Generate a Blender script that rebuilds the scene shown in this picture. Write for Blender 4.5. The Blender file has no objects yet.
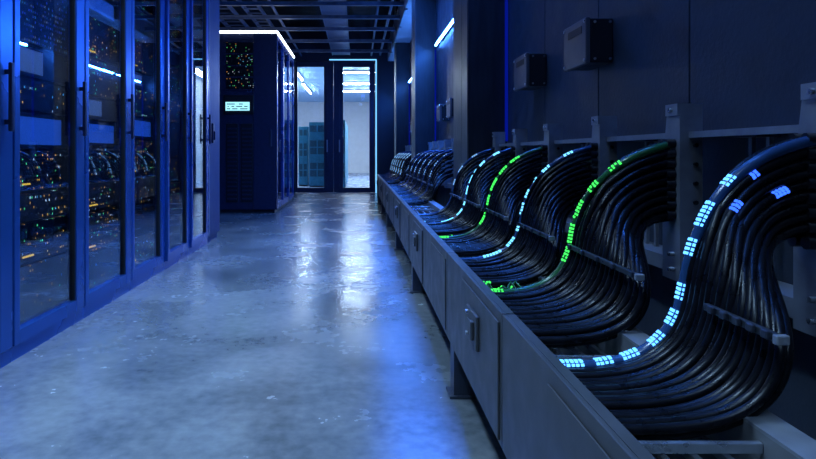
import bpy, bmesh, math, random
from mathutils import Vector
random.seed(7)
S = bpy.context.scene
COL = S.collection
# ------------------------------------------------------------------ materials
def mat(name, color=(.5,.5,.5), rough=.5, metal=0., spec=.5, emis=None, estr=0.):
    m = bpy.data.materials.new(name); m.use_nodes = True
    b = m.node_tree.nodes['Principled BSDF']
    b.inputs['Base Color'].default_value = (*color, 1)
    b.inputs['Roughness'].default_value = rough
    b.inputs['Metallic'].default_value = metal
    b.inputs['Specular IOR Level'].default_value = spec
    if emis:
        b.inputs['Emission Color'].default_value = (*emis, 1)
        b.inputs['Emission Strength'].default_value = estr
    return m

def N(m, t, **kw):
    n = m.node_tree.nodes.new(t)
    for k, v in kw.items(): setattr(n, k, v)
    return n
def L(m, a, b): m.node_tree.links.new(a, b)
def math_node(m, op, a, b=None):
    n = N(m, 'ShaderNodeMath', operation=op)
    for i, v in enumerate((a, b)):
        if v is None: continue
        if isinstance(v, (int, float)): n.inputs[i].default_value = v
        else: L(m, v, n.inputs[i])
    return n.outputs[0]

def grain(m, scale=30., amount=.15, rough_amount=.1, bump=0., bump_scale=60., stretch=(1,1,1)):
    """mottling of colour and gloss, and a fine bump, on a principled material"""
    b = m.node_tree.nodes['Principled BSDF']
    tc = N(m, 'ShaderNodeTexCoord'); mp = N(m, 'ShaderNodeMapping')
    mp.inputs['Scale'].default_value = stretch
    L(m, tc.outputs['Object'], mp.inputs['Vector'])
    nz = N(m, 'ShaderNodeTexNoise'); nz.inputs['Scale'].default_value = scale; nz.inputs['Detail'].default_value = 5
    L(m, mp.outputs[0], nz.inputs['Vector'])
    c = b.inputs['Base Color'].default_value[:3]
    rp = N(m, 'ShaderNodeValToRGB')
    rp.color_ramp.elements[0].position = .3; rp.color_ramp.elements[1].position = .7
    rp.color_ramp.elements[0].color = (*[x*(1-amount) for x in c], 1)
    rp.color_ramp.elements[1].color = (*[min(1, x*(1+amount)) for x in c], 1)
    L(m, nz.outputs['Fac'], rp.inputs['Fac']); L(m, rp.outputs[0], b.inputs['Base Color'])
    r0 = b.inputs['Roughness'].default_value
    mr = N(m, 'ShaderNodeMapRange')
    mr.inputs['From Min'].default_value = .3; mr.inputs['From Max'].default_value = .7
    mr.inputs['To Min'].default_value = max(.02, r0-rough_amount); mr.inputs['To Max'].default_value = min(1, r0+rough_amount)
    L(m, nz.outputs['Fac'], mr.inputs['Value']); L(m, mr.outputs[0], b.inputs['Roughness'])
    if bump:
        n2 = N(m, 'ShaderNodeTexNoise'); n2.inputs['Scale'].default_value = bump_scale; n2.inputs['Detail'].default_value = 4
        L(m, mp.outputs[0], n2.inputs['Vector'])
        bp = N(m, 'ShaderNodeBump'); bp.inputs['Strength'].default_value = bump; bp.inputs['Distance'].default_value = .01
        L(m, n2.outputs['Fac'], bp.inputs['Height']); L(m, bp.outputs[0], b.inputs['Normal'])
    return m

def emit(name, color, strength):
    m = bpy.data.materials.new(name); m.use_nodes = True
    nt = m.node_tree; nt.nodes.clear()
    e = nt.nodes.new('ShaderNodeEmission'); o = nt.nodes.new('ShaderNodeOutputMaterial')
    e.inputs[0].default_value = (*color, 1); e.inputs[1].default_value = strength
    nt.links.new(e.outputs[0], o.inputs[0])
    return m

def glass(name, tint, r0):
    """coated pane: clear transmission plus a mirror layer by Schlick's law"""
    m = bpy.data.materials.new(name); m.use_nodes = True
    m.node_tree.nodes.clear()
    g = N(m, 'ShaderNodeNewGeometry')
    d = N(m, 'ShaderNodeVectorMath', operation='DOT_PRODUCT')
    L(m, g.outputs['Incoming'], d.inputs[0]); L(m, g.outputs['Normal'], d.inputs[1])
    c = math_node(m, 'ABSOLUTE', d.outputs['Value'])
    p = math_node(m, 'POWER', math_node(m, 'SUBTRACT', 1., c), 5.)
    f = math_node(m, 'ADD', math_node(m, 'MULTIPLY', p, 1-r0), r0)
    tr = N(m, 'ShaderNodeBsdfTransparent'); tr.inputs[0].default_value = (*tint, 1)
    gl = N(m, 'ShaderNodeBsdfGlossy'); gl.inputs['Roughness'].default_value = .012
    gl.inputs[0].default_value = (.85, .92, 1, 1)
    mx = N(m, 'ShaderNodeMixShader'); o = N(m, 'ShaderNodeOutputMaterial')
    L(m, f, mx.inputs[0]); L(m, tr.outputs[0], mx.inputs[1]); L(m, gl.outputs[0], mx.inputs[2])
    L(m, mx.outputs[0], o.inputs[0])
    return m

def led_face(name, base, cell, density, colors, strength, axes=('Y','Z'), fill=.22):
    """dark face plate with a sparse grid of small status lamps"""
    m = mat(name, base, .45, .3)
    b = m.node_tree.nodes['Principled BSDF']
    tc = N(m, 'ShaderNodeTexCoord'); sp = N(m, 'ShaderNodeSeparateXYZ')
    L(m, tc.outputs['Object'], sp.inputs[0])
    ids, masks = [], []
    for ax, cs in zip(axes, cell):
        v = math_node(m, 'DIVIDE', sp.outputs[ax], cs)
        ids.append(math_node(m, 'FLOOR', v))
        f = math_node(m, 'FRACT', v)
        masks.append(math_node(m, 'LESS_THAN', math_node(m, 'ABSOLUTE', math_node(m, 'SUBTRACT', f, .5)), fill))
    oi = N(m, 'ShaderNodeObjectInfo')
    cb = N(m, 'ShaderNodeCombineXYZ'); L(m, ids[0], cb.inputs[0]); L(m, ids[1], cb.inputs[1])
    L(m, math_node(m, 'MULTIPLY', oi.outputs['Random'], 37.), cb.inputs[2])
    wn = N(m, 'ShaderNodeTexWhiteNoise', noise_dimensions='3D'); L(m, cb.outputs[0], wn.inputs['Vector'])
    on = math_node(m, 'LESS_THAN', wn.outputs['Value'], density)
    sc = N(m, 'ShaderNodeSeparateColor'); L(m, wn.outputs['Color'], sc.inputs[0])
    rp = N(m, 'ShaderNodeValToRGB'); rp.color_ramp.interpolation = 'CONSTANT'
    els = rp.color_ramp.elements
    while len(els) < len(colors): els.new(.5)
    for i, cc in enumerate(colors):
        els[i].position = i/len(colors); els[i].color = (*cc, 1)
    L(m, sc.outputs[1], rp.inputs[0])
    k = math_node(m, 'MULTIPLY', math_node(m, 'MULTIPLY', masks[0], masks[1]), on)
    k = math_node(m, 'MULTIPLY', math_node(m, 'MULTIPLY', k, math_node(m, 'ADD', sc.outputs[2], .25)), strength)
    L(m, rp.outputs[0], b.inputs['Emission Color']); L(m, k, b.inputs['Emission Strength'])
    return m

AMB, GRN, CYN, WHT, BLU = (1,.42,.05), (.15,1,.3), (.15,.65,1), (.8,.9,1), (.08,.2,1)
M = {}
M['wall'] = grain(mat('dark_wall_paint', (.034,.043,.062), .5), 9, .22, .1, .12, 70)
M['wall_plain'] = grain(mat('dark_plaster', (.012,.015,.03), .6), 6, .2, .1)
M['pillar'] = grain(mat('pillar_cladding', (.028,.031,.04), .42, .4), 5, .2, .1, .05, 90, (8,8,1))
M['pillar_trim'] = grain(mat('brushed_pillar_edge', (.10,.105,.115), .4, .75), 18, .2, .1, .05, 60, (6,6,.4))
M['ceiling'] = grain(mat('black_ceiling', (.008,.01,.018), .8), 5, .3, .1)
M['steel_dark'] = grain(mat('dark_painted_steel', (.06,.07,.10), .38, .6), 12, .2, .08)
M['steel'] = grain(mat('galvanised_steel', (.31,.33,.37), .38, .5), 25, .15, .1)
M['steel_bright'] = grain(mat('bright_zinc', (.5,.53,.58), .3, .9), 25, .15, .1)
M['trough'] = grain(mat('grey_powder_coat', (.074,.076,.082), .42, .3), 14, .12, .08, .03, 300)
M['trough_in'] = grain(mat('trough_inside_steel', (.22,.23,.25), .4, .3), 14, .15, .08)
M['cab_frame'] = grain(mat('blue_black_cabinet_frame', (.016,.08,.32), .28, .55), 1.5, .04, .03)
M['navy'] = grain(mat('navy_cabinet_paint', (.02,.03,.085), .5, .0, .25), 8, .1, .05)
M['black'] = mat('satin_black', (.006,.007,.010), .45)
M['rack_black'] = grain(mat('black_rack_steel', (.018,.026,.065), .4, .3), 20, .15, .08)
M['server'] = grain(mat('server_chassis', (.02,.022,.028), .45, .5), 30, .2, .1)
M['handle'] = mat('anodised_handle', (.02,.03,.08), .3, .7)
M['cable'] = grain(mat('black_cable_jacket', (.004,.0045,.007), .30, 0., .2), 40, .3, .06)
M['cable_blue'] = mat('translucent_blue_jacket', (.02,.06,.16), .22)
M['cable_green'] = mat('translucent_green_jacket', (.02,.12,.04), .22)
M['clamp'] = grain(mat('grey_clamp_plastic', (.035,.04,.05), .35, .4), 30, .2, .1)
M['gland'] = mat('black_gland', (.012,.013,.018), .3, .2)
M['box'] = grain(mat('junction_box_grey', (.12,.12,.14), .42, .3), 20, .1, .08)
M['box_dark'] = grain(mat('junction_box_black', (.008,.008,.011), .5), 20, .1, .08)
M['white_wall'] = grain(mat('white_paint', (.62,.65,.7), .5), 6, .05, .05)
M['pale_ceiling'] = mat('pale_blue_ceiling', (.35,.55,.8), .6)
M['pale_floor'] = grain(mat('pale_floor', (.2,.26,.38), .25), 4, .1, .05)
M['teal'] = grain(mat('teal_rack_steel', (.03,.20,.32), .4, .3), 10, .15, .08)
M['teal_dark'] = mat('teal_rack_slot', (.012,.07,.12), .5, .2)
M['tray'] = grain(mat('ceiling_tray_metal', (.12,.145,.21), .42, .3), 10, .25, .1)
M['duct'] = grain(mat('duct_sheet_metal', (.34,.37,.42), .45, .3), 4, .2, .1, .04, 12)
M['glass_cab'] = glass('tinted_cabinet_glass', (.66,.78,.92), .21)
M['glass_door'] = glass('door_glass', (.86,.92,.98), .03)
M['glass_rack'] = glass('blue_rack_glass', (.55,.7,.95), .12)
# lamps
M['led_blue'] = emit('blue_led', (.06,.25,1), 130)
M['led_cornr'] = emit('deep_blue_led', (.004,.03,1), .22)
M['led_white'] = emit('white_led', (.78,.87,1), 7)
M['led_door'] = emit('ice_blue_led', (.16,.52,1), 1.6)
M['lamp_room'] = emit('back_room_lamp', (.85,.93,1), 95)
M['lamp_aisle'] = emit('aisle_lamp', (.55,.72,1), 4)
M['fill_blue'] = emit('blue_fill_lamp', (.05,.2,1), 6)  # glow of the unseen blue fill runs added overhead
M['dot_blue'] = emit('blue_pixel', (.09,.38,1), 3.2)
M['dot_deep'] = emit('deep_blue_pixel', (.03,.12,1), 2.5)
M['dot_cyan'] = emit('cyan_pixel', (.16,.62,1), 2.0)
M['dot_green'] = emit('green_pixel', (.06,1,.13), 1.5)
M['dot_white'] = emit('ice_pixel', (.22,.5,1), .9)
M['amber_lamp'] = emit('amber_lamp', (1,.5,.06), 2.2)
M['f_grid'] = led_face('lamp_grid_blue', (.012,.016,.03), (.018,.024), .5, [BLU,CYN,WHT,BLU,BLU], .5)
M['f_amber'] = led_face('lamp_row_amber', (.012,.012,.014), (.016,.02), .13, [AMB,AMB,AMB,GRN,WHT], 2.2)
M['f_mixed'] = led_face('lamp_row_mixed', (.014,.015,.02), (.016,.024), .11, [AMB,GRN,CYN,AMB,WHT], 2.2)
M['f_dark'] = led_face('lamp_sparse', (.008,.009,.012), (.02,.026), .05, [AMB,CYN,AMB,GRN], 1.1)
M['f_pale'] = mat('pale_backlit_panel', (.20,.24,.30), .4, emis=(.35,.5,.75), estr=.22)
M['f_blue'] = mat('blue_backlit_panel', (.03,.08,.3), .4, emis=(.05,.22,1), estr=.5)
M['f_rack'] = led_face('rack_window_lamps', (.004,.005,.007), (.022,.026), .14, [GRN,AMB,CYN,GRN,WHT], .6, ('X','Z'), .22)
M['screen'] = emit('cyan_screen', (.35,.85,1), 1.25)
M['screen_ink'] = mat('screen_ink', (.01,.05,.09), .5)

def floor_material():
    m = mat('polished_concrete', (.2,.21,.23), .25)
    b = m.node_tree.nodes['Principled BSDF']
    tc = N(m, 'ShaderNodeTexCoord')
    big = N(m, 'ShaderNodeTexNoise'); big.inputs['Scale'].default_value = 1.6; big.inputs['Detail'].default_value = 5; big.inputs['Roughness'].default_value = .5; big.inputs['Distortion'].default_value = .6
    fine = N(m, 'ShaderNodeTexNoise'); fine.inputs['Scale'].default_value = 22; fine.inputs['Detail'].default_value = 6
    L(m, tc.outputs['Object'], big.inputs['Vector']); L(m, tc.outputs['Object'], fine.inputs['Vector'])
    s = math_node(m, 'ADD', math_node(m, 'MULTIPLY', big.outputs['Fac'], .72), math_node(m, 'MULTIPLY', fine.outputs['Fac'], .28))
    rp = N(m, 'ShaderNodeValToRGB')
    rp.color_ramp.elements[0].position = .36; rp.color_ramp.elements[0].color = (.062,.072,.082,1)
    rp.color_ramp.elements[1].position = .68; rp.color_ramp.elements[1].color = (.195,.202,.21,1)
    L(m, s, rp.inputs[0]); L(m, rp.outputs[0], b.inputs['Base Color'])
    gz = N(m, 'ShaderNodeTexNoise'); gz.inputs['Scale'].default_value = 2.3; gz.inputs['Detail'].default_value = 3; L(m, tc.outputs['Object'], gz.inputs['Vector'])
    mr = N(m, 'ShaderNodeMapRange'); mr.inputs['From Min'].default_value = .30; mr.inputs['From Max'].default_value = .72
    mr.inputs['To Min'].default_value = .15; mr.inputs['To Max'].default_value = .33
    L(m, math_node(m, 'ADD', math_node(m, 'MULTIPLY', gz.outputs['Fac'], .75), math_node(m, 'MULTIPLY', fine.outputs['Fac'], .25)), mr.inputs[0]); L(m, mr.outputs[0], b.inputs['Roughness'])
    bp = N(m, 'ShaderNodeBump'); bp.inputs['Strength'].default_value = .09; bp.inputs['Distance'].default_value = .01
    L(m, fine.outputs['Fac'], bp.inputs['Height']); L(m, bp.outputs[0], b.inputs['Normal'])
    b.inputs['Specular IOR Level'].default_value = .6
    return m
M['floor'] = floor_material()

# ------------------------------------------------------------------ mesh builder
class MB:
    def __init__(s): s.v, s.f, s.sm = [], [], []
    def add(s, vs, fs, smooth=False):
        o = len(s.v); s.v += [tuple(v) for v in vs]
        s.f += [tuple(i+o for i in f) for f in fs]; s.sm += [smooth]*len(fs)
        return s
    def box(s, x0, x1, y0, y1, z0, z1, bev=0.):
        if bev:
            bm = bmesh.new(); bmesh.ops.create_cube(bm, size=1)
            for v in bm.verts:
                v.co = ((x0+x1)/2+v.co.x*(x1-x0), (y0+y1)/2+v.co.y*(y1-y0), (z0+z1)/2+v.co.z*(z1-z0))
            bmesh.ops.bevel(bm, geom=bm.edges[:], offset=bev, segments=2, affect='EDGES', profile=.5)
            bm.verts.index_update()
            s.add([v.co[:] for v in bm.verts], [[v.index for v in f.verts] for f in bm.faces]); bm.free()
            return s
        vs = [(x,y,z) for x in (x0,x1) for y in (y0,y1) for z in (z0,z1)]
        return s.add(vs, [(0,1,3,2),(4,6,7,5),(0,4,5,1),(2,3,7,6),(0,2,6,4),(1,5,7,3)])
    def prism(s, pts, axis, a, b):
        """extrude a closed outline (pairs) along an axis"""
        n = len(pts)
        def P(p, t):
            return {'x': (t,p[0],p[1]), 'y': (p[0],t,p[1]), 'z': (p[0],p[1],t)}[axis]
        vs = [P(p,a) for p in pts]+[P(p,b) for p in pts]
        fs = [tuple(range(n)), tuple(range(2*n-1,n-1,-1))]+[(i,(i+1)%n,(i+1)%n+n,i+n) for i in range(n)]
        return s.add(vs, fs)
    def frame(s, path):
        """tangent/normal/binormal along a path"""
        out = []; up = Vector((0,1,0))
        for i, p in enumerate(path):
            t = (path[min(i+1,len(path)-1)]-path[max(i-1,0)]).normalized()
            b = up - t*t.dot(up)
            if b.length < .05: b = Vector((1,0,0)) - t*t.x
            b.normalize(); out.append((t, b, t.cross(b)))
        return out
    def tube(s, path, r, seg=8):
        path = [Vector(p) for p in path]; fr = s.frame(path)
        vs = []; fs = []
        for p, (t, b, n) in zip(path, fr):
            for k in range(seg):
                a = 2*math.pi*k/seg
                vs.append(p+b*(r*math.cos(a))+n*(r*math.sin(a)))
        for i in range(len(path)-1):
            for k in range(seg):
                q = (k+1)%seg
                fs.append((i*seg+k, i*seg+q, (i+1)*seg+q, (i+1)*seg+k))
        s.add(vs, fs, True)
        s.add(vs[:seg], [tuple(range(seg))]); s.add(vs[-seg:], [tuple(range(seg-1,-1,-1))])
        return s
    def cyl(s, a, b, r, seg=14): return s.tube([a, (Vector(a)+Vector(b))/2, b], r, seg)

def world_origin(o):
    v = Vector((0,0,0))
    while o: v += o.location; o = o.parent
    return v
def obj(name, mb, material, parent=None, loc=None):
    me = bpy.data.meshes.new(name)
    org = world_origin(parent) if parent else Vector(loc or (0,0,0))
    me.from_pydata([(v[0]-org.x, v[1]-org.y, v[2]-org.z) for v in mb.v], [], mb.f)
    me.polygons.foreach_set('use_smooth', mb.sm)
    bm = bmesh.new(); bm.from_mesh(me); bmesh.ops.recalc_face_normals(bm, faces=bm.faces[:]); bm.to_mesh(me); bm.free()
    me.materials.append(material)
    o = bpy.data.objects.new(name, me); COL.objects.link(o)
    if parent: o.parent = parent
    else: o.location = org
    return o
def tag(o, label, cat, group=None):
    o['label'] = label; o['category'] = cat
    if group: o['group'] = group
    return o
def thing(name, loc, label, cat, group=None):
    o = bpy.data.objects.new(name, None); COL.objects.link(o); o.location = loc
    o.empty_display_size = .05
    return tag(o, label, cat, group)
def struct(name, mb, material, parent=None):
    o = obj(name, mb, material, parent)
    if not parent: o['kind'] = 'structure'
    return o
def copy_tree(o, parent=None):
    c = o.copy(); COL.objects.link(c)
    if parent: c.parent = parent
    for ch in o.children: copy_tree(ch, c)
    return c
ORD = ['first','second','third','fourth','fifth','sixth','seventh','eighth','ninth','tenth','eleventh','twelfth','thirteenth','fourteenth','fifteenth','sixteenth']

# ------------------------------------------------------------------ the room
YB = 13.6; XW = .95; ZC = 3.75
struct('floor', MB().box(-3.5,1.05,-3.1,YB,-.1,0), M['floor'])
struct('ceiling', MB().box(-3.5,1.05,-3.1,YB+.15,ZC,ZC+.1), M['ceiling'])
struct('wall_left', MB().box(-3.5,-3.4,-3.1,YB,0,ZC), M['wall_plain'])
struct('wall_front', MB().box(-3.5,1.05,-3.2,-3.1,0,ZC), M['wall_plain'])
struct('wall_right_core', MB().box(XW+.04,XW+.1,-3.1,YB,0,ZC), M['black'])
seams = [-3.1,-.9,.3,1.05,1.72,2.37,3.05,3.83, 5.2,6.2,7.3, 8.6,9.8,11.0,12.3,YB]
for a, b in zip(seams[:-1], seams[1:]):
    struct('wall_right', MB().box(XW, XW+.038, a+.003, b-.003, 0, ZC-.002, .002), M['wall'])
PILLARS = [(3.82,4.37),(7.3,7.8),(11.0,11.5)]
for a, b in PILLARS:
    p = struct('trim_pillar', MB().box(.705,XW-.001,a,b,0,ZC-.002), M['pillar'])
    q = MB(); q.box(.695,.704,a-.004,a+.2,0,ZC-.004,.002)
    struct('trim_edge', q, M['pillar_trim'], p)
    struct('trim_edge', MB().box(.695,.704,a+.206,b,0,ZC-.004,.002), M['pillar_trim'], p)
# back wall around the double door
DX0, DXM, DX1, DZ = -1.42, -.555, .385, 2.98
struct('wall_back', MB().box(-3.5,DX0-.002,YB,YB+.15,0,ZC-.002), M['wall_plain'])
struct('wall_back', MB().box(DX1+.002,XW+.1,YB,YB+.15,0,ZC-.002), M['wall_plain'])
struct('wall_back', MB().box(DX0-.002,DX1+.002,YB,YB+.15,DZ+.002,ZC-.002), M['wall_plain'])
def back_door(name, x0, x1, g0, g1, hx):
    d = struct(name, MB().box(x0+.002,g0,YB+.03,YB+.09,.004,DZ-.002,.004).box(g1,x1-.002,YB+.03,YB+.09,.004,DZ-.002,.004)
               .box(g0,g1,YB+.03,YB+.09,.004,.11).box(g0,g1,YB+.03,YB+.09,2.86,DZ-.002)
               .box(g0-.10,g0-.085,YB+.02,YB+.03,.1,2.85).box(g1+.06,g1+.075,YB+.02,YB+.03,.1,2.85), M['rack_black'])
    gl = obj('glass_pane', MB().box(g0-.002,g1+.002,YB+.055,YB+.063,.108,2.862), M['glass_door'], d)
    h = MB().box(hx-.015,hx+.015,YB-.02,YB-.005,.92,1.2,.005)
    h.box(hx-.008,hx+.008,YB-.006,YB+.031,.95,.97).box(hx-.008,hx+.008,YB-.006,YB+.031,1.15,1.17)
    obj('handle', h, M['steel'], d)
back_door('door_1', DX0, DXM, -1.375, -.775, -.70)
back_door('door_2', DXM, DX1, -.335, .26, -.42)
t = MB().box(-.65,DX1+.035,YB-.012,YB-.001,DZ+.02,DZ+.045)
tag(obj('light_strip', t, M['led_door'], None, (-.15,YB-.006,DZ+.02)), 'thin ice blue light strip running above the right glass door', 'light strip')
t = MB().box(DX1+.012,DX1+.04,YB-.012,YB-.001,.0,DZ+.018)
tag(obj('light_strip', t, M['led_door'], None, (DX1+.026,YB-.006,.05)), 'vertical ice blue light strip down the right side of the glass doors', 'light strip')

# ------------------------------------------------------------------ bright room behind the doors
R0, R1 = YB+.15, 27.
struct('floor_back', MB().box(-4,2.4,R0-.15,R1,-.1,0), M['pale_floor'])
struct('ceiling_back', MB().box(-4,2.4,R0,R1,3.2,3.3), M['pale_ceiling'])
struct('wall_back_far', MB().box(-4,2.4,R1,R1+.1,0,3.3), M['white_wall'])
struct('wall_back_right', MB().box(1.2,1.3,R0,R1,0,3.3), M['white_wall'])
struct('wall_back_left', MB().box(-4.1,-4,R0,R1,0,3.3), M['white_wall'])
k = 0
for (x0,x1,y0,y1,lab) in [(-.42,.5,16.6,16.68,'nearest'),(-.5,.7,19.3,19.42,'second'),(-.6,.8,21.6,21.72,'third')]:
    tt = thing('ceiling_light', ((x0+x1)/2,(y0+y1)/2,3.12), 'long white ceiling light across the bright room behind the right door, %s from the glass' % lab, 'light', 'lights in the bright room')
    obj('housing', MB().box(x0-.02,x1+.02,y0-.02,y1+.02,3.14,3.199,.005), M['steel'], tt)
    obj('diffuser', MB().box(x0,x1,y0,y1,3.118,3.139), M['lamp_room'], tt)
for (x0,x1,y0,y1,lab) in [(-1.72,-1.69,15.5,18.4,'seen through the left glass door, nearer the glass'),(-1.80,-1.76,19.4,22.5,'seen through the left glass door, farther from the glass'),(.75,.95,15,21,'unseen fill added behind the right door frame'),(-2.9,-2.7,15,21,'unseen fill added behind the left door frame')]:  # last two are out of view, added to brighten the room
    tt = thing('ceiling_light', ((x0+x1)/2,(y0+y1)/2,3.12), 'lengthwise white ceiling light in the bright room, %s' % lab, 'light', 'lights in the bright room')
    obj('housing', MB().box(x0-.02,x1+.02,y0-.02,y1+.02,3.14,3.199,.005), M['steel'], tt)
    obj('diffuser', MB().box(x0,x1,y0,y1,3.118,3.139), M['lamp_room'], tt)
def teal_rack(x0, x1, y0, y1, z1, label):
    tt = thing('server_rack', ((x0+x1)/2,(y0+y1)/2,0), label, 'server rack', 'teal racks in the bright room')
    obj('cabinet_body', MB().box(x0,x1,y0,y1,.03,z1,.01), M['teal'], tt)
    obj('plinth', MB().box(x0+.02,x1-.02,y0+.02,y1-.02,0,.03), M['black'], tt)
    n = 8
    for i in range(n):
        z0 = .08+i*(z1-.14)/n
        obj('server_tray', MB().box(x0+.03,x1-.03,y0-.012,y0+.001,z0,z0+(z1-.14)/n-.03,.004), M['teal_dark'] if i%3 else M['teal'], tt)
    obj('post', MB().box((x0+x1)/2-.015,(x0+x1)/2+.015,y0-.024,y0-.013,.06,z1-.04,.003), M['teal'], tt)
teal_rack(-1.30,-.86,15.9,16.8,1.72,'wide teal server rack behind the left glass door')
teal_rack(-1.62,-1.36,16.3,17.2,1.62,'narrow teal server rack at the left edge behind the left glass door')
for i, y in enumerate((15.2,16.6,18.0)):
    teal_rack(-.84,-.32,y,y+1.2,1.74,'teal server rack seen edge-on through the right glass door, %s from the glass' % ORD[i])

# ------------------------------------------------------------------ glass fronted cabinets on the left
XL = -1.48; ZT = 2.75
KINDS = {'grid': ('f_grid','server with a grid of tiny blue lamps'), 'amber': ('f_amber','server with rows of amber lamps'),
         'mixed': ('f_mixed','server with amber and green lamps'), 'dark': ('f_dark','dark server with a few lamps'),
         'pale': ('f_pale','server with a pale lit panel'), 'blue': ('f_blue','server with a blue lit panel')}
CABLAB = ['cut off by the left edge of the photo','second from the left photo edge','third from the left photo edge','fourth from the left photo edge','fifth from the left photo edge','last before the solid end cabinet']
STACKS = [
 [('dark',.3),('amber',.2),('dark',.24),('mixed',.2),('amber',.2),('grid',.4),('dark',.3),('grid',.4)],
 [('dark',.26),('amber',.20),('mixed',.14),('amber',.2),('blue',.18),('mixed',.16),('pale',.16),('grid',.42),('amber',.2),('dark',.3)],
 [('dark',.2),('amber',.24),('amber',.18),('mixed',.2),('blue',.16),('pale',.14),('mixed',.22),('amber',.26),('blue',.14),('grid',.3),('dark',.22)],
 [('amber',.2),('dark',.22),('mixed',.2),('amber',.26),('blue',.16),('mixed',.2),('pale',.12),('amber',.3),('dark',.2),('amber',.3)],
 [('dark',.3),('amber',.24),('mixed',.2),('dark',.3),('amber',.24),('mixed',.24),('dark',.22),('amber',.3),('mixed',.3)],
 [('dark',.4),('amber',.24),('dark',.36),('mixed',.24),('dark',.3),('amber',.24),('mixed',.24),('dark',.3)]]
Y0, DY = 1.905, .675
AJAR = {4: 1.7, 5: 1.5}
for k in range(6):
    a, b = Y0+k*DY, Y0+(k+1)*DY
    c = thing('server_cabinet', (XL-.5,(a+b)/2,0), 'tall blue framed glass server cabinet, '+CABLAB[k], 'server cabinet', 'glass cabinets along the left side')
    body = MB().box(XL-1.0,XL-.97,a+.001,b-.001,.06,ZT).box(XL-.97,XL-.05,a+.001,a+.015,.06,ZT).box(XL-.97,XL-.05,b-.015,b-.001,.06,ZT)
    body.box(XL-.97,XL-.05,a+.015,b-.015,.06,.08).box(XL-.97,XL-.05,a+.015,b-.015,ZT-.02,ZT)
    obj('cabinet_body', body, M['rack_black'], c)
    obj('plinth', MB().box(XL-.98,XL-.012,a+.001,b-.001,0,.06), M['cab_frame'], c)
    d = MB()
    d.box(XL-.045,XL,a+.006,a+.05,.065,ZT-.004,.004).box(XL-.045,XL,b-.10,b-.006,.065,ZT-.004,.004)
    d.box(XL-.045,XL-.001,a+.05,b-.10,.065,.125).box(XL-.045,XL-.001,a+.05,b-.10,ZT-.1,ZT-.004)
    door = obj('door', d, M['cab_frame'], c)
    obj('glass_pane', MB().box(XL-.028,XL-.02,a+.048,b-.098,.123,ZT-.098), M['glass_cab'], door)
    obj('glass_gasket', MB().box(XL-.03,XL-.006,a+.0505,a+.056,.126,ZT-.101).box(XL-.03,XL-.006,b-.108,b-.1005,.126,ZT-.101), M['black'], door)
    hy = b-.062
    h = MB().box(XL+.018,XL+.034,hy-.013,hy+.013,.99,1.28,.005)
    h.box(XL+.0005,XL+.02,hy-.008,hy+.008,1.02,1.04).box(XL+.0005,XL+.02,hy-.008,hy+.008,1.23,1.25)
    obj('handle', h, M['handle'], door)
    if k in AJAR:      # the last two doors stand a hair open, hinged on their far side
        an = math.radians(AJAR[k]); hx_, hy_ = XL-.045-(XL-.5), b-.006-(a+b)/2
        door.rotation_euler.z = an
        door.location = (hx_-(hx_*math.cos(an)-hy_*math.sin(an)), hy_-(hx_*math.sin(an)+hy_*math.cos(an)), 0)
    for yy in (a+.03, b-.03):
        obj('mounting_rail', MB().box(XL-.11,XL-.08,yy-.012,yy+.012,.085,ZT-.03), M['steel_dark'], c)
    z = .12
    for n, (kd, hh) in enumerate(STACKS[k]):
        if z+hh > ZT-.04: break
        fm, look = KINDS[kd]
        s = thing('rack_server', (XL-.5,(a+b)/2,z), '%s, %s from floor in the %s glass cabinet' % (look, ORD[n], ORD[k]), 'server', 'servers in the %s glass cabinet' % ORD[k])
        obj('chassis', MB().box(XL-.85,XL-.085,a+.045,b-.045,z,z+hh-.008), M['server'], s)
        obj('face_panel', MB().box(XL-.0849,XL-.075,a+.05,b-.05,z+.004,z+hh-.012), M['server' if kd in ('pale','blue') else fm], s)
        if kd in ('pale','blue'):
            obj('lit_panel', MB().box(XL-.0749,XL-.071,a+.10,b-(.30 if kd == 'pale' else .12),z+.02,z+hh-.03), M[fm], s)
        for yy in (a+.075, b-.075):
            hd = MB().box(XL-.058,XL-.050,yy-.006,yy+.006,z+.02,z+hh-.03).box(XL-.0749,XL-.058,yy-.004,yy+.004,z+.022,z+.03).box(XL-.0749,XL-.058,yy-.004,yy+.004,z+hh-.04,z+hh-.032)
            obj('handle', hd, M['steel_dark'], s)
        if kd == 'amber':
            obj('lamp_bar', MB().box(XL-.0749,XL-.07,a+.2,a+.2+.06+.03*((n*7+k*3)%3),z+.03,z+.038), M['amber_lamp'], s)
        z += hh
a, b = Y0+6*DY, 6.45
c = thing('server_cabinet', (XL-.5,(a+b)/2,0), 'solid dark blue end cabinet closing the left row, with a small lock', 'server cabinet', 'glass cabinets along the left side')
obj('cabinet_body', MB().box(XL-1.0,XL-.03,a+.001,b,.06,ZT,.004), M['navy'], c)
obj('plinth', MB().box(XL-.98,XL-.035,a+.001,b-.01,0,.06), M['navy'], c)
dd = obj('door', MB().box(XL-.0299,XL,a+.006,b-.03,.07,ZT-.006,.004), M['navy'], c)
obj('lock', MB().box(XL,XL+.02,a+.10,a+.16,1.0,1.2,.006).box(XL+.02,XL+.035,a+.12,a+.14,1.03,1.12,.004), M['handle'], dd)
obj('edge_trim', MB().box(XL+.0002,XL+.004,a+.008,a+.022,.07,ZT-.006), M['steel'], dd)

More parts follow.
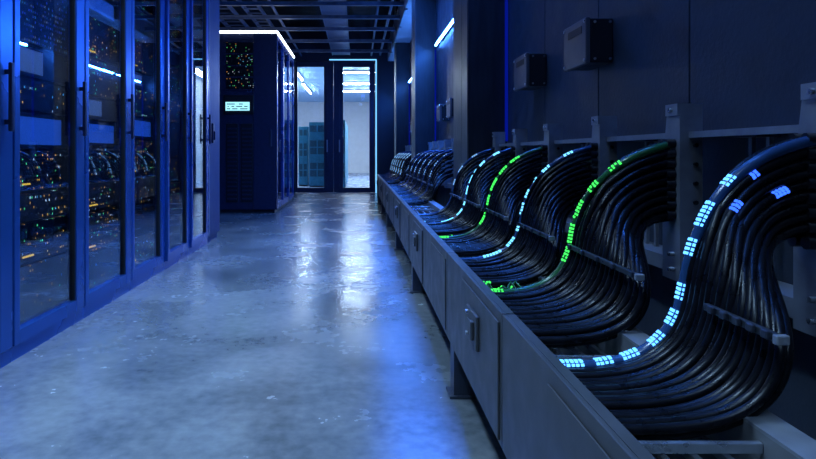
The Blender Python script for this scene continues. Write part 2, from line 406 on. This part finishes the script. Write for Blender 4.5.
# ------------------------------------------------------------------ black rack with lit top edge
bx0, bx1, by0, by1, bz = -2.3, -1.215, 9.0, 11.4, 2.70
c = thing('server_rack', ((bx0+bx1)/2,(by0+by1)/2,0), 'black server rack with white light along its top edge and a cyan screen', 'server rack')
obj('cabinet_body', MB().box(bx0,bx1-.62,by0+.04,by1,.05,bz).box(bx1-.62,bx1-.05,by0+.04,by0+.06,.05,bz).box(bx1-.62,bx1-.05,by1-.02,by1,.05,bz).box(bx1-.62,bx1-.02,by0+.06,by1-.02,bz-.04,bz).box(bx1-.62,bx1-.02,by0+.06,by1-.02,.05,.09), M['rack_black'], c)
obj('plinth', MB().box(bx0+.02,bx1-.04,by0+.03,by1-.03,0,.05), M['black'], c)
fp = obj('front_panel', MB().box(bx0,bx1-.36,by0+.012,by0+.0399,.05,bz,.004), M['rack_black'], c)
obj('corner_panel', MB().box(bx1-.355,bx1,by0,by0+.0399,.05,bz,.004), M['rack_black'], c)
wx0, wx1 = -1.98, -1.56
win = obj('lamp_window', MB().box(wx0,wx1,by0+.006,by0+.0119,1.86,2.56), M['f_rack'], fp)
for zz in (1.84,2.03,2.2,2.38,2.56):
    obj('window_rail', MB().box(wx0-.02,wx1+.02,by0-.002,by0+.0059,zz,zz+.018,.002), M['rack_black'], fp)
sc = obj('screen_bezel', MB().box(-2.02,-1.56,by0-.006,by0+.0119,1.48,1.77,.006), M['black'], fp)
scr = obj('screen', MB().box(-1.985,-1.625,by0-.012,by0-.0061,1.535,1.665), M['screen'], c)
ink = MB()
for r, row in enumerate(((.02,.07,.10,.18,.22,.33),(.03,.05,.09,.13,.16,.25,.28,.33),(.02,.14,.2,.26))):
    for q in range(0, len(row)-1, 2):
        ink.box(-1.985+row[q],-1.985+row[q+1],by0-.0128,by0-.0121,1.555+r*.036,1.568+r*.036)
obj('screen_text', ink, M['screen_ink'], scr)
for x0, x1 in ((-1.98,-1.80),(-1.76,-1.58)):
    lo = obj('vent_door', MB().box(x0,x1,by0+.002,by0+.0119,.16,1.34,.006), M['black'], fp)
    sl = MB()
    for q in range(18): sl.box(x0+.02,x1-.02,by0-.006,by0+.0019,.2+q*.062,.225+q*.062)
    obj('louvre', sl, M['rack_black'], lo)
obj('handle', MB().box(bx1-.10,bx1-.075,by0-.03,by0-.015,1.0,1.25,.005).box(bx1-.092,bx1-.083,by0-.016,by0+.001,1.02,1.04).box(bx1-.092,bx1-.083,by0-.016,by0+.001,1.21,1.23), M['steel_dark'], c)
n = 3
for i in range(n):
    a = by0+.045+i*(by1-by0-.05)/n; b = by0+.045+(i+1)*(by1-by0-.05)/n
    d = MB().box(bx1-.04,bx1,a+.004,a+.07,.06,bz-.01,.003).box(bx1-.04,bx1,b-.07,b-.004,.06,bz-.01,.003).box(bx1-.04,bx1,a+.07,b-.07,.06,.14).box(bx1-.04,bx1,a+.07,b-.07,bz-.09,bz-.01)
    dd = obj('side_door', d, M['cab_frame'], c)
    obj('glass_pane', MB().box(bx1-.024,bx1-.016,a+.068,b-.068,.138,bz-.088), M['glass_rack'], dd)
obj('light_strip', MB().box(bx0+.02,bx1,by0-.012,by0+.02,bz+.002,bz+.032), M['led_white'], c)
obj('light_strip', MB().box(bx1-.02,bx1+.012,by0+.021,by1,bz+.002,bz+.032), M['led_white'], c)

# ------------------------------------------------------------------ cable bundles
Z0 = .508
def bez(p0,p1,p2,p3,t):
    u = 1-t
    return tuple(u*u*u*a+3*u*u*t*b+3*u*t*t*c_+t*t*t*d for a,b,c_,d in zip(p0,p1,p2,p3))
def sstep(t): t = min(1,max(0,t)); return t*t*(3-2*t)
def cable_path(y, yend, zend, dx=0., dz=0., n=15, wob=0.):
    z0 = Z0+dz; zm = z0+(zend-z0)*.42; X = .603+dx
    A = ((.374,z0),(.545+dx*.6,z0-.003),(X-.011,zm-.26*(zend-z0)),(X,zm))
    B = ((X,zm),(X+.03,zm+.54*(zend-zm)),(.70+dx,zend-.12*(zend-zm)),(.844,zend))
    out = []
    for i in range(2*n):
        t = i/(2*n-1)
        x, z = bez(*A, t*2) if t <= .5 else bez(*B, t*2-1)
        s = sstep((t-.48)/.5)
        w = wob*math.sin(math.pi*t*2.3)*math.sin(math.pi*min(1,t*1.0))
        out.append(Vector((x+w*.5, y+(yend-y)*s+w, z)))
    return out
def dots(path, r, segs, rows, cols_gap, size, side=20):
    """glowing blocks of small square lamps wrapped on the upper left of a cable"""
    mb = MB(); fr = mb.frame(path)
    d = [0.]
    for i in range(1,len(path)): d.append(d[-1]+(path[i]-path[i-1]).length)
    tot = d[-1]
    def at(s):
        s = min(max(s,0),tot*.999)
        for i in range(len(path)-1):
            if d[i+1] >= s:
                f = (s-d[i])/(d[i+1]-d[i]); return path[i].lerp(path[i+1],f), fr[i]
    for s0, s1 in segs:
        s = s0*tot
        while s < s1*tot:
            p, (t, b, nn) = at(s)
            for q in range(rows):
                a = math.radians(90+38*(q-(rows-1)/2)+side)
                o = b*math.cos(a)+nn*math.sin(a)
                if size < .009 and size > .0047 and rnd.random() < .10: continue
                k_ = rnd.uniform(.85,1.1)
                c0 = p+o*r*.96+t*rnd.uniform(-.06,.06)*cols_gap; e = t.cross(o)*size*.5*k_; f = t*size*.58*k_; g = o*.0022
                vs = [c0+sx*e+sy*f+sz*g for sx in (-1,1) for sy in (-1,1) for sz in (-1,1)]
                mb.add(vs, [(0,1,3,2),(4,6,7,5),(0,4,5,1),(2,3,7,6),(0,2,6,4),(1,5,7,3)])
            s += cols_gap
    return mb
rnd = random.Random(3)
GLANDS = {}
def bundle(yfar, ynear, ypost, n1, n2, r, label, strip, name_segs, seg=8, npt=15, extra=None, zdrop=.19):
    c = thing('cable_bundle', (.6,(yfar+ynear)/2,Z0-.02), label, 'cable bundle', 'black cable bundles rising from the trough to the wall')
    rows = max(1,(n1+1)//2)
    ends = []
    for i in range(n1):
        u = i/(n1-1); y = yfar+(ynear-yfar)*u
        row, co = i//2, i%2
        zend = .925-zdrop*row/max(1,rows-1); ye = ypost+(co-.5)*.034
        p = cable_path(y, ye, zend, 0, random.uniform(-.008,.003) if i else 0, npt, random.uniform(-.009,.009) if i else 0)
        rr = (r*1.5 if yfar < 1.2 else r*1.22) if i == 0 else r
        cb = obj('cable', MB().tube(p, rr, seg), M['cable_'+strip[1]] if i == 0 and strip and strip[1] in ('blue','green') else M['cable'], c)
        ends.append((ye, zend))
        if i == 0 and strip:
            for sg in name_segs: obj('light_block', dots(p, rr, [sg], strip[2], strip[3], strip[4]), M[strip[0]], cb)
        if extra and i in extra:
            for sg in extra[i]: obj('light_block', dots(p, rr, [sg], 3, strip[3], strip[4], 60), M['dot_deep'], cb)
    for j in range(n2):
        u = (j+.5)/n2; y = yfar+(ynear-yfar)*u
        zend = .925-zdrop*j/max(1,n2-1)-.012
        p = cable_path(y, ypost+.012, zend, .018, -.019, npt, random.uniform(-.008,.008))
        obj('cable', MB().tube(p, r, seg), M['cable'], c)
    # comb that holds the cables together
    zc = Z0+.135
    y0, y1 = ynear-.03, (ynear+.15 if yfar < 1.2 else yfar-.02)
    cl = obj('cable_clamp', MB().box(.578,.588,y0,y1,zc-.006,zc+.006,.002), M['clamp'], c)
    if n1 >= 14:
        m_ = 5
        for q in range(m_):
            yy = y0+.02+(y1-y0-.05)*q/(m_-1)
            obj('clamp_block', MB().box(.570,.5779,yy-.007,yy+.007,zc-.004,zc+.008,.002), M['steel_dark'], cl)
        obj('clamp_tip', MB().box(.571,.590,y0-.007,y0+.003,zc-.006,zc+.0075,.002), M['steel'], cl)
    return ends
# near bay
bundle(1.10,.855,1.12,18,9,.0075,'black cable bundle with bright blue light blocks, nearest the camera', ('dot_blue','blue',3,.0085,.0046),
       [(.0,.05),(.09,.13),(.165,.205),(.25,.29),(.325,.362),(.40,.438),(.52,.56),(.60,.665),(.725,.755)], 10, 20, {4:[(.70,.735)], 8:[(.86,.90)], 2:[(.80,.825)]}, .16)
GREEN = [(.34,.40),(.42,.50),(.52,.60),(.64,.69),(.75,.80)]
CYAN = [(.13,.22),(.27,.33),(.37,.42),(.46,.52),(.55,.61),(.64,.67),(.71,.75),(.84,.88)]
bundle(1.68,1.27,1.62,18,9,.0085,'black cable bundle with green light strip between nearest blue lit bundle and cyan lit bundle',('dot_green','green',3,.0095,.0050),[(0,.05)]+GREEN,10,18)
bundle(2.20,1.83,2.14,22,9,.0065,'black cable bundle with cyan light strip, third from the camera, rising before the wall seam',('dot_cyan','blue',2,.012,.0075),CYAN,8,16)
bundle(2.76,2.38,2.70,22,7,.0065,'black cable bundle with the farther of the two green light strips',('dot_green','green',2,.013,.0085),[(0,.06)]+[(.30,.39),(.44,.50),(.54,.62),(.66,.72),(.76,.82)],8,14,None)
bundle(3.30,2.93,3.25,20,5,.0065,'black cable bundle with pale cyan strip just behind the farther green lit bundle',('dot_cyan','blue',2,.012,.010),CYAN,7,13)
bundle(3.78,3.42,3.735,18,5,.0065,'dim black cable bundle with few lights in front of the nearest pillar',('dot_white','blue',2,.013,.009),[(.5,.54),(.62,.68),(.8,.84)],7,12)
far_labels = []
B1 = [4.95,5.40,5.85,6.30,6.75,7.18]; B2 = [8.15,8.65,9.15,9.65,10.15,10.65]
for i, yp in enumerate(B1):
    bundle(yp+.06,yp-.24,yp,12,3,.008,'small black cable bundle with ice blue strip, %s beyond the nearest pillar' % ORD[i],('dot_white','blue',1,.02,.009),[(.50,.56),(.64,.70),(.80,.84)],6,10)
for i, yp in enumerate(B2):
    bundle(yp+.06,yp-.24,yp,10,2,.009,'tiny black cable bundle with ice blue strip, %s beyond the second pillar' % ORD[i],('dot_white','blue',2,.02,.015),[(.36,.46),(.50,.64),(.68,.76),(.78,.86)],6,9)

# ------------------------------------------------------------------ wall frames that carry the bundles
def wall_frame(y0, y1, posts, label, rows):
    c = thing('mounting_frame', (XW-.05,(y0+y1)/2,.56), label, 'mounting frame', 'steel frames along the right wall')
    obj('top_rail', MB().box(.868,.874,y0,y1,.940,.956).box(.874,XW-.001,y0,y1,.949,.956), M['steel'], c)
    lr = MB().box(.862,.868,y0,y1,.572,.612).box(.868,XW-.001,y0,y1,.606,.612).box(.868,.90,y0,y1,.572,.578)
    obj('bottom_rail', lr, M['steel'], c)
    for k, yp in enumerate(posts):
        # flange with tapered head facing the aisle, web facing along the aisle
        p = MB().prism([(yp-.045,.56),(yp+.045,.56),(yp+.045,.86),(yp+.018,1.03),(yp-.045,1.03)], 'x', .845, .857)
        p.box(.857,.905,yp-.045,yp-.037,.56,1.03)
        p.box(.838,.845,yp-.045,yp+.016,1.0,1.03)
        po = obj('post', p, M['steel'], c)
        if rows:
            for zz in (1.014,.63,.59):
                obj('bolt', MB().cyl((.83,yp-.015,zz),(.845,yp-.015,zz),.006,8), M['steel_bright'], po)
            for r_ in range(8):
                for q in (-.017,.017):
                    obj('cable_gland', MB().cyl((.822,yp+q,.925-.19*r_/7),(.8449,yp+q,.925-.19*r_/7),.0125,10), M['gland'], po)
            for r_ in range(5):
                obj('bolt', MB().cyl((.885,yp-.052,.92-.05*r_),(.885,yp-.0451,.92-.05*r_),.006,8), M['gland'], po)
        if k:
            ym = (posts[k-1]+yp)/2
            for dy in (-.03,.03):
                obj('strut', MB().box(.915,.925,ym+dy-.006,ym+dy+.006,.6125,.9485), M['steel'], c)
            obj('bracket', MB().box(.88,.935,ym-.045,ym+.045,.936,.9485), M['steel_dark'], c)
    return c
wall_frame(.75,3.81,[1.12,1.62,2.14,2.70,3.25,3.735],'steel frame with posts and rails on the wall nearest the camera',True)
wall_frame(4.40,7.26,B1,'steel frame with posts and rails between the nearest and second pillars',False)
wall_frame(7.84,10.96,B2,'steel frame with posts and rails between the second and third pillars',False)

# ------------------------------------------------------------------ trough
XT = .34; ZB, ZR = .2, .52
edges = [.55,1.417,2.29,3.12,3.95,4.8,5.65,6.5,7.35,8.2,9.05,9.9,10.8]
for i, (a, b) in enumerate(zip(edges[:-1], edges[1:])):
    lab = ['grey steel cable trough section running out of the bottom of the photo','grey steel cable trough section with the latched access door nearest the camera'][i] if i < 2 else 'grey steel cable trough section, %s along from the camera' % ORD[i]
    c = thing('cable_trough', (.47,(a+b)/2,0), lab, 'cable trough', 'trough sections along the right wall')
    g = .003
    fpn = MB().box(XT,XT+.010,a+g,b-g,ZB,ZR,.0015).box(XT+.010,XT+.03,a+g,b-g,ZR-.006,ZR)
    f_ = obj('front_panel', fpn, M['trough'], c)
    obj('rear_panel', MB().box(.555,.562,a+g,b-g,ZB,ZR-.005), M['trough_in'], c)
    obj('rear_flange', MB().box(.555,.605,a+g,b-g,ZR-.0049,ZR), M['steel'], c)
    obj('bottom_panel', MB().box(XT+.0105,.5545,a+g,b-g,ZB,ZB+.006), M['trough_in'], c)
    if i in (1,3,5,7,9,11):
        d0, d1 = a+.02, a+(b-a)*.6
        ad = obj('access_door', MB().box(XT-.006,XT-.0005,d0,d1,ZB+.012,ZR-.025,.0015), M['trough'], c)
        ly = a+(b-a)*.36
        lt = MB().box(XT-.016,XT-.006,ly-.08,ly+.07,.352,.448,.003).box(XT-.026,XT-.016,ly-.055,ly-.03,.375,.428,.003).box(XT-.021,XT-.016,ly-.01,ly+.055,.385,.42,.002)
        obj('latch', lt, M['trough'], ad)
        for zz in (.368,.432):
            obj('latch_bolt', MB().cyl((XT-.022,ly+.045,zz),(XT-.016,ly+.045,zz),.006,8), M['steel'], ad)
    else:
        obj('cover_panel', MB().box(XT-.004,XT-.0005,a+.03,b-.35,ZB+.015,ZR-.03,.001), M['trough'], c)
    for zz, xx in ((.462,.385),(.462,.43),(.462,.475),(.462,.52)):
        obj('tray_bar', MB().box(xx-.005,xx+.005,a+.006,b-.006,zz,zz+.012), M['steel_bright'], c)
    obj('leg', MB().box(.53,.536,b-.09,b-.004,0,ZB-.0005).box(.50,.53,b-.09,b-.084,0,ZB-.0005), M['steel_dark'], c)
    if i in (1,3,5,7,9,11):
        lg = MB().box(XT+.012,XT+.018,b-.09,b-.004,.012,ZB-.0005).box(XT+.018,XT+.07,b-.09,b-.084,.012,ZB-.0005)
        lo = obj('leg', lg, M['steel_dark'], c)
        obj('foot', MB().box(XT-.005,XT+.09,b-.1,b+.0,0,.012,.003), M['steel_dark'], lo)
# rungs lying across the trough between the bundles
RUNG = [.825,1.155,1.215,1.735,2.255,2.81,2.86,3.36,3.87,4.4,4.62]+[y+.12 for y in B1]+[y+.12 for y in B2]
for i, y in enumerate(RUNG):
    lab = ['nearest the camera','just behind the bundle with blue light blocks','just in front of the nearest green lit bundle','just behind the nearest green lit bundle','just behind the cyan lit bundle'][i] if i < 5 else '%s along from the camera' % (ORD[i] if i < 16 else 'number %d' % (i+1))
    lab = 'bright steel rung across the trough, '+lab
    if i >= 11: lab = 'bright steel rung across the far part of the trough between small bundles'
    tag(obj('trough_rung', MB().box(.351,.5545,y-.005,y+.005,*((.488,.503) if i == 0 else (.4745,.490)),.002), M['steel_bright'], None, (.45,y,.4745)), lab, 'rung', 'far rungs of the trough' if i >= 11 else 'rungs across the trough')
for n, (a, b, lab) in enumerate([(1.70,1.80,'behind the nearest green lit bundle'),(2.22,2.35,'behind the cyan lit bundle'),(2.78,2.90,'behind the farther green lit bundle'),(3.32,3.39,'in front of the dim bundle')]):
    c = thing('tray_plate', (.45,(a+b)/2,.44), 'grey slotted plate lying in the trough '+lab, 'plate', 'plates in the trough')
    obj('plate', MB().box(.352,.5545,a+.008,b-.012,.4745,.480,.001).box(.352,.5545,a+.008,a+.011,.45,.4745).box(.352,.5545,b-.015,b-.012,.45,.4745), M['steel'], c)
    for q in range(4):
        obj('slot', MB().box(.372+q*.045,.398+q*.045,(a+b)/2-.012,(a+b)/2+.008,.4801,.481), M['black'], c)
    obj('bracket', MB().box(.52,.5535,(a+b)/2-.02,(a+b)/2+.02,.4801,.497,.002), M['steel_dark'], c)
# thin lit fibres loose in the trough
def fibre(y, x0, x1, z, material, label):
    mb = MB(); 
    p = [Vector((x0+(x1-x0)*t/14, y+.035*math.sin(t*.9+y*7), z+.012*math.sin(t*1.7+y*3))) for t in range(15)]
    o = obj('fibre_cable', mb.tube(p, .0035, 6), M['cable_green'] if 'green' in label else M['cable_blue'], None, (x0,y,z-.02))
    tag(o, label, 'fibre cable', 'thin lit fibres in the trough')
    ds = MB()
    for sg in ((.0,.16),(.3,.36),(.5,.56),(.8,.86)): obj('light_block', dots(p, .0035, [sg], 1, .011, .005), material, o)
fibre(1.78,.36,.54,.50,M['dot_green'],'thin green fibre in the trough behind the nearest green lit bundle')
fibre(1.75,.37,.50,.506,M['dot_green'],'second thin green fibre looping beside the rung behind the nearest green lit bundle')
fibre(2.83,.36,.52,.50,M['dot_green'],'thin green fibre in the trough behind the farther green lit bundle')
fibre(3.40,.36,.52,.50,M['dot_cyan'],'thin cyan fibre in the trough in front of the dim bundle')
fibre(1.17,.40,.54,.466,M['dot_cyan'],'thin blue fibre low in the trough behind the nearest bundle')

# ------------------------------------------------------------------ junction boxes on the wall
def jbox(y, z, label):
    x0, x1, w, h = .845, XW-.001, .23, .165
    c = thing('junction_box', (XW-.05,y+w/2,z), label, 'junction box', 'junction boxes on the right wall')
    obj('back_case', MB().box(x0+.018,x1,y,y+w,z,z+h,.005), M['box_dark'], c)
    cv = obj('cover', MB().box(x0,x0+.0175,y-.004,y+w+.004,z-.004,z+h+.004,.004), M['box'], c)
    obj('label_window', MB().box(x0-.002,x0-.0001,y+.035,y+w-.05,z+h-.05,z+h-.022), M['black'], cv)
    for yy in (y+.008,y+w-.008):
        for zz in (z+.01,z+h-.01):
            obj('screw', MB().cyl((x0-.004,yy,zz),(x0-.0001,yy,zz),.006,8), M['steel_bright'], cv)
    for xx in (x0+.035,x1-.012):
        for zz in (z+.014,z+h-.014):
            obj('screw', MB().cyl((xx,y-.004,zz),(xx,y-.0001,zz),.005,8), M['steel_bright'], c)
jbox(2.23,1.237,'large looking dark grey junction box high on the wall, nearest the camera')
jbox(3.02,1.237,'dark grey junction box on the wall between the nearest box and the pillar')
jbox(5.5,1.237,'small dark box on the wall just beyond the nearest pillar')
jbox(6.2,1.237,'small dark box on the wall in front of the second pillar')
jbox(8.9,1.237,'tiny dark box on the wall just beyond the second pillar')
jbox(9.5,1.237,'tiny dark box on the wall beside the far cable bundles')

# ------------------------------------------------------------------ wall lamps
def wall_lamp(y0, y1, label, power, z=2.165, tilt=60):
    c = thing('wall_light', (XW-.03,(y0+y1)/2,z), label, 'wall light', 'blue light bars on the right wall')
    obj('housing', MB().box(XW-.024,XW-.001,y0,y1,z-.004,z+.028,.003), M['steel_dark'], c)
    obj('diffuser', MB().box(XW-.040,XW-.0245,y0+.01,y1-.01,z,z+.018), M['led_blue'], c)
    li = bpy.data.lights.new('lamp_light','AREA'); li.shape = 'RECTANGLE'; li.size = .02; li.size_y = y1-y0-.03
    li.energy = power; li.color = (.03,.2,1); li.spread = math.radians(150)
    lo = bpy.data.objects.new('lamp_light', li); COL.objects.link(lo); lo.parent = c; lo.location = (-.013,0,.009)
    lo.rotation_euler = (0,math.radians(tilt),0)
wall_lamp(.9,2.6,'unseen blue fill bar added high on the wall over the bundles nearest the camera',30,3.2)  # out of view, added to throw blue onto the left cabinets
wall_lamp(2.8,3.75,'unseen blue fill bar added high on the wall beside the nearest pillar',95,3.2,-14)  # out of view, added to wash the wall by the pillar blue
wall_lamp(5.2,7.1,'blue light bar high on the wall between the nearest and second pillars',75)
wall_lamp(8.5,9.6,'blue light bar high on the wall just beyond the second pillar',24)
wall_lamp(9.75,10.8,'blue light bar high on the wall before the third pillar',24)
wall_lamp(11.8,12.5,'short blue light bar on the wall beyond the third pillar',14)
wall_lamp(12.7,13.3,'shortest blue light bar, beside the back wall',14)
for y, lab in ((3.79,'nearest pillar, right of it'),(7.27,'second pillar'),(10.97,'third pillar')):
    tag(obj('light_strip', MB().box(XW-.02,XW-.004,y-.008,y+.012,.975,3.4 if y < 4 else 2.16), M['led_cornr'], None, (XW-.01,y,.975)), 'upright deep blue light strip in the wall corner at the '+lab, 'light strip')
tag(obj('light_strip', MB().box(XW-.016,XW-.0005,13.3,13.33,.9,1.2), M['led_cornr'], None, (XW-.01,13.3,.9)), 'short blue light strip low on the wall beside the back doors', 'light strip')

# ------------------------------------------------------------------ ceiling services
BEAMS = [2.2,4.0,5.8,7.6,8.55,9.4,10.3,11.4,12.5]
for i, y in enumerate(BEAMS):
    j = len(BEAMS)-1-i
    tag(obj('ceiling_beam', MB().box(-3.39,.66 if i > 3 else .69,y-.025,y+.025,3.0,3.012).box(-3.39,.66,y-.005,y+.005,3.012,3.06), M['tray'], None, (-1.4,y,3.0)),
        'slim dark cross beam under the ceiling, %s from the back doors' % ORD[j], 'ceiling beam', 'cross beams under the ceiling')
c = thing('cable_tray', (-.37,6.5,3.08), 'flat blue-lit cable tray running down the middle of the ceiling', 'cable tray')
obj('tray_bed', MB().box(-.56,-.18,-.5,13.3,3.075,3.085), M['tray'], c)
for xx in (-.57,-.185): obj('side_rail', MB().box(xx,xx+.012,-.5,13.3,3.062,3.14), M['tray'], c)
c = thing('air_duct', (.83,6.5,2.9), 'square sheet metal duct under the ceiling along the right wall', 'duct')
obj('duct_body', MB().box(.70,XW-.002,-.5,3.81,2.92,3.3,.006).box(.70,XW-.002,-.5,-.2,2.92,3.3), M['duct'], c)
obj('duct_body', MB().box(.66,.694,-.5,13.2,2.92,3.3,.006).box(.694,XW-.002,4.38,7.29,2.92,3.3).box(.694,XW-.002,7.81,10.99,2.92,3.3).box(.694,XW-.002,11.51,13.2,2.92,3.3), M['duct'], c)
for y in (5.0,6.2,8.4,9.6,10.8,12.0,13.0):
    obj('flange', MB().box(.645,.659,y-.02,y+.02,2.90,3.32).box(.645,.694,y-.02,y+.02,2.90,2.919), M['steel'], c)
for i, (x, z, r, lab) in enumerate([(-1.28,3.09,.022,'thin lengthwise ceiling pipe above the black rack'),(.30,3.10,.02,'thin lengthwise ceiling pipe right of the middle tray'),(.50,3.11,.024,'thin lengthwise ceiling pipe beside the duct')]):
    tag(obj('ceiling_pipe', MB().cyl((x,-.5,z),(x,13.5,z),r,12), M['tray'], None, (x,6,z-r)), lab, 'pipe')
for i, (x0, x1, lab) in enumerate([(-1.75,-1.5,'ladder tray under the ceiling nearer the aisle, left of the pipe'),(-2.3,-1.95,'ladder tray under the ceiling farther left above the black rack')]):
    c = thing('ladder_tray', ((x0+x1)/2,7,3.1), 'grey '+lab, 'cable tray')
    for xx in (x0, x1-.015): obj('side_rail', MB().box(xx,xx+.015,6.6,13.4,3.09,3.17), M['tray'], c)
    for q in range(22):
        y = 6.75+q*.3
        obj('rung', MB().box(x0+.015,x1-.015,y,y+.05,3.10,3.115), M['tray'], c)
# aisle lamps (overhead, cool white) and blue fill runs added out of view
def lamp(x0, x1, y0, y1, z, m, label, power, color, spread=84):
    c = thing('ceiling_light', ((x0+x1)/2,(y0+y1)/2,z), label, 'light', 'lamps over the aisle')
    obj('housing', MB().box(x0-.02,x1+.02,y0-.02,y1+.02,z+.021,z+.08,.004), M['steel_dark'], c)
    obj('diffuser', MB().box(x0,x1,y0,y1,z,z+.02), M[m], c)
    li = bpy.data.lights.new('lamp_light','AREA'); li.shape = 'RECTANGLE'; li.size = x1-x0; li.size_y = y1-y0
    li.energy = power; li.color = color; li.spread = math.radians(spread)
    lo = bpy.data.objects.new('lamp_light', li); COL.objects.link(lo); lo.parent = c; lo.location = (0,0,-.006)
WHITE = (.37,.64,1)
lamp(-.85,-.55,.2,1.6,3.2,'lamp_aisle','cool white ceiling light over the aisle in front of the camera',50,WHITE)
lamp(-.85,-.55,2.6,4.0,3.2,'lamp_aisle','cool white ceiling light over the aisle beside the third glass cabinet',50,WHITE)
lamp(-.85,-.55,5.4,6.8,3.2,'lamp_aisle','cool white ceiling light over the aisle beside the end cabinet',26,WHITE)
lamp(.05,.2,-1.8,-.4,3.2,'lamp_aisle','cool white ceiling light over the aisle behind the camera',30,WHITE)
lamp(.55,.63,3.2,8.0,2.96,'fill_blue','unseen blue fill light run added over the middle of the trough',75,(.03,.18,1),120)  # added overhead to bring a blue streak onto the floor
lamp(.13,.27,1.2,8.0,3.2,'fill_blue','narrow unseen blue fill light run added along the aisle side of the trough',22,(.02,.17,1),6)  # added tight beam, lays a blue pool along the floor
lamp(.50,.58,.3,2.6,3.2,'fill_blue','unseen blue fill light run added over the bundles nearest the camera',8,(.04,.2,1),100)  # added to give the near cables a blue sheen

# ------------------------------------------------------------------ camera, world, view
w = bpy.data.worlds.new('world'); S.world = w; w.use_nodes = True
w.node_tree.nodes['Background'].inputs[0].default_value = (.01,.02,.06,1)
w.node_tree.nodes['Background'].inputs[1].default_value = .05
cam = bpy.data.cameras.new('camera'); co = bpy.data.objects.new('camera', cam); COL.objects.link(co)
co.location = (0,0,.9); co.rotation_euler = (math.pi/2,0,0)
cam.sensor_width = 36; cam.lens = 600/816*36
cam.shift_x = (408-358)/816; cam.shift_y = -(229.5-153)/816
cam.clip_start = .01
S.camera = co
vs = S.view_settings
vs.view_transform = 'Standard'; vs.look = 'None'; vs.gamma = 1; vs.exposure = 0; vs.use_curve_mapping = False
S.cycles.use_denoising = True
S.cycles.max_bounces = 8; S.cycles.transparent_max_bounces = 24
S.cycles.sample_clamp_indirect = 4
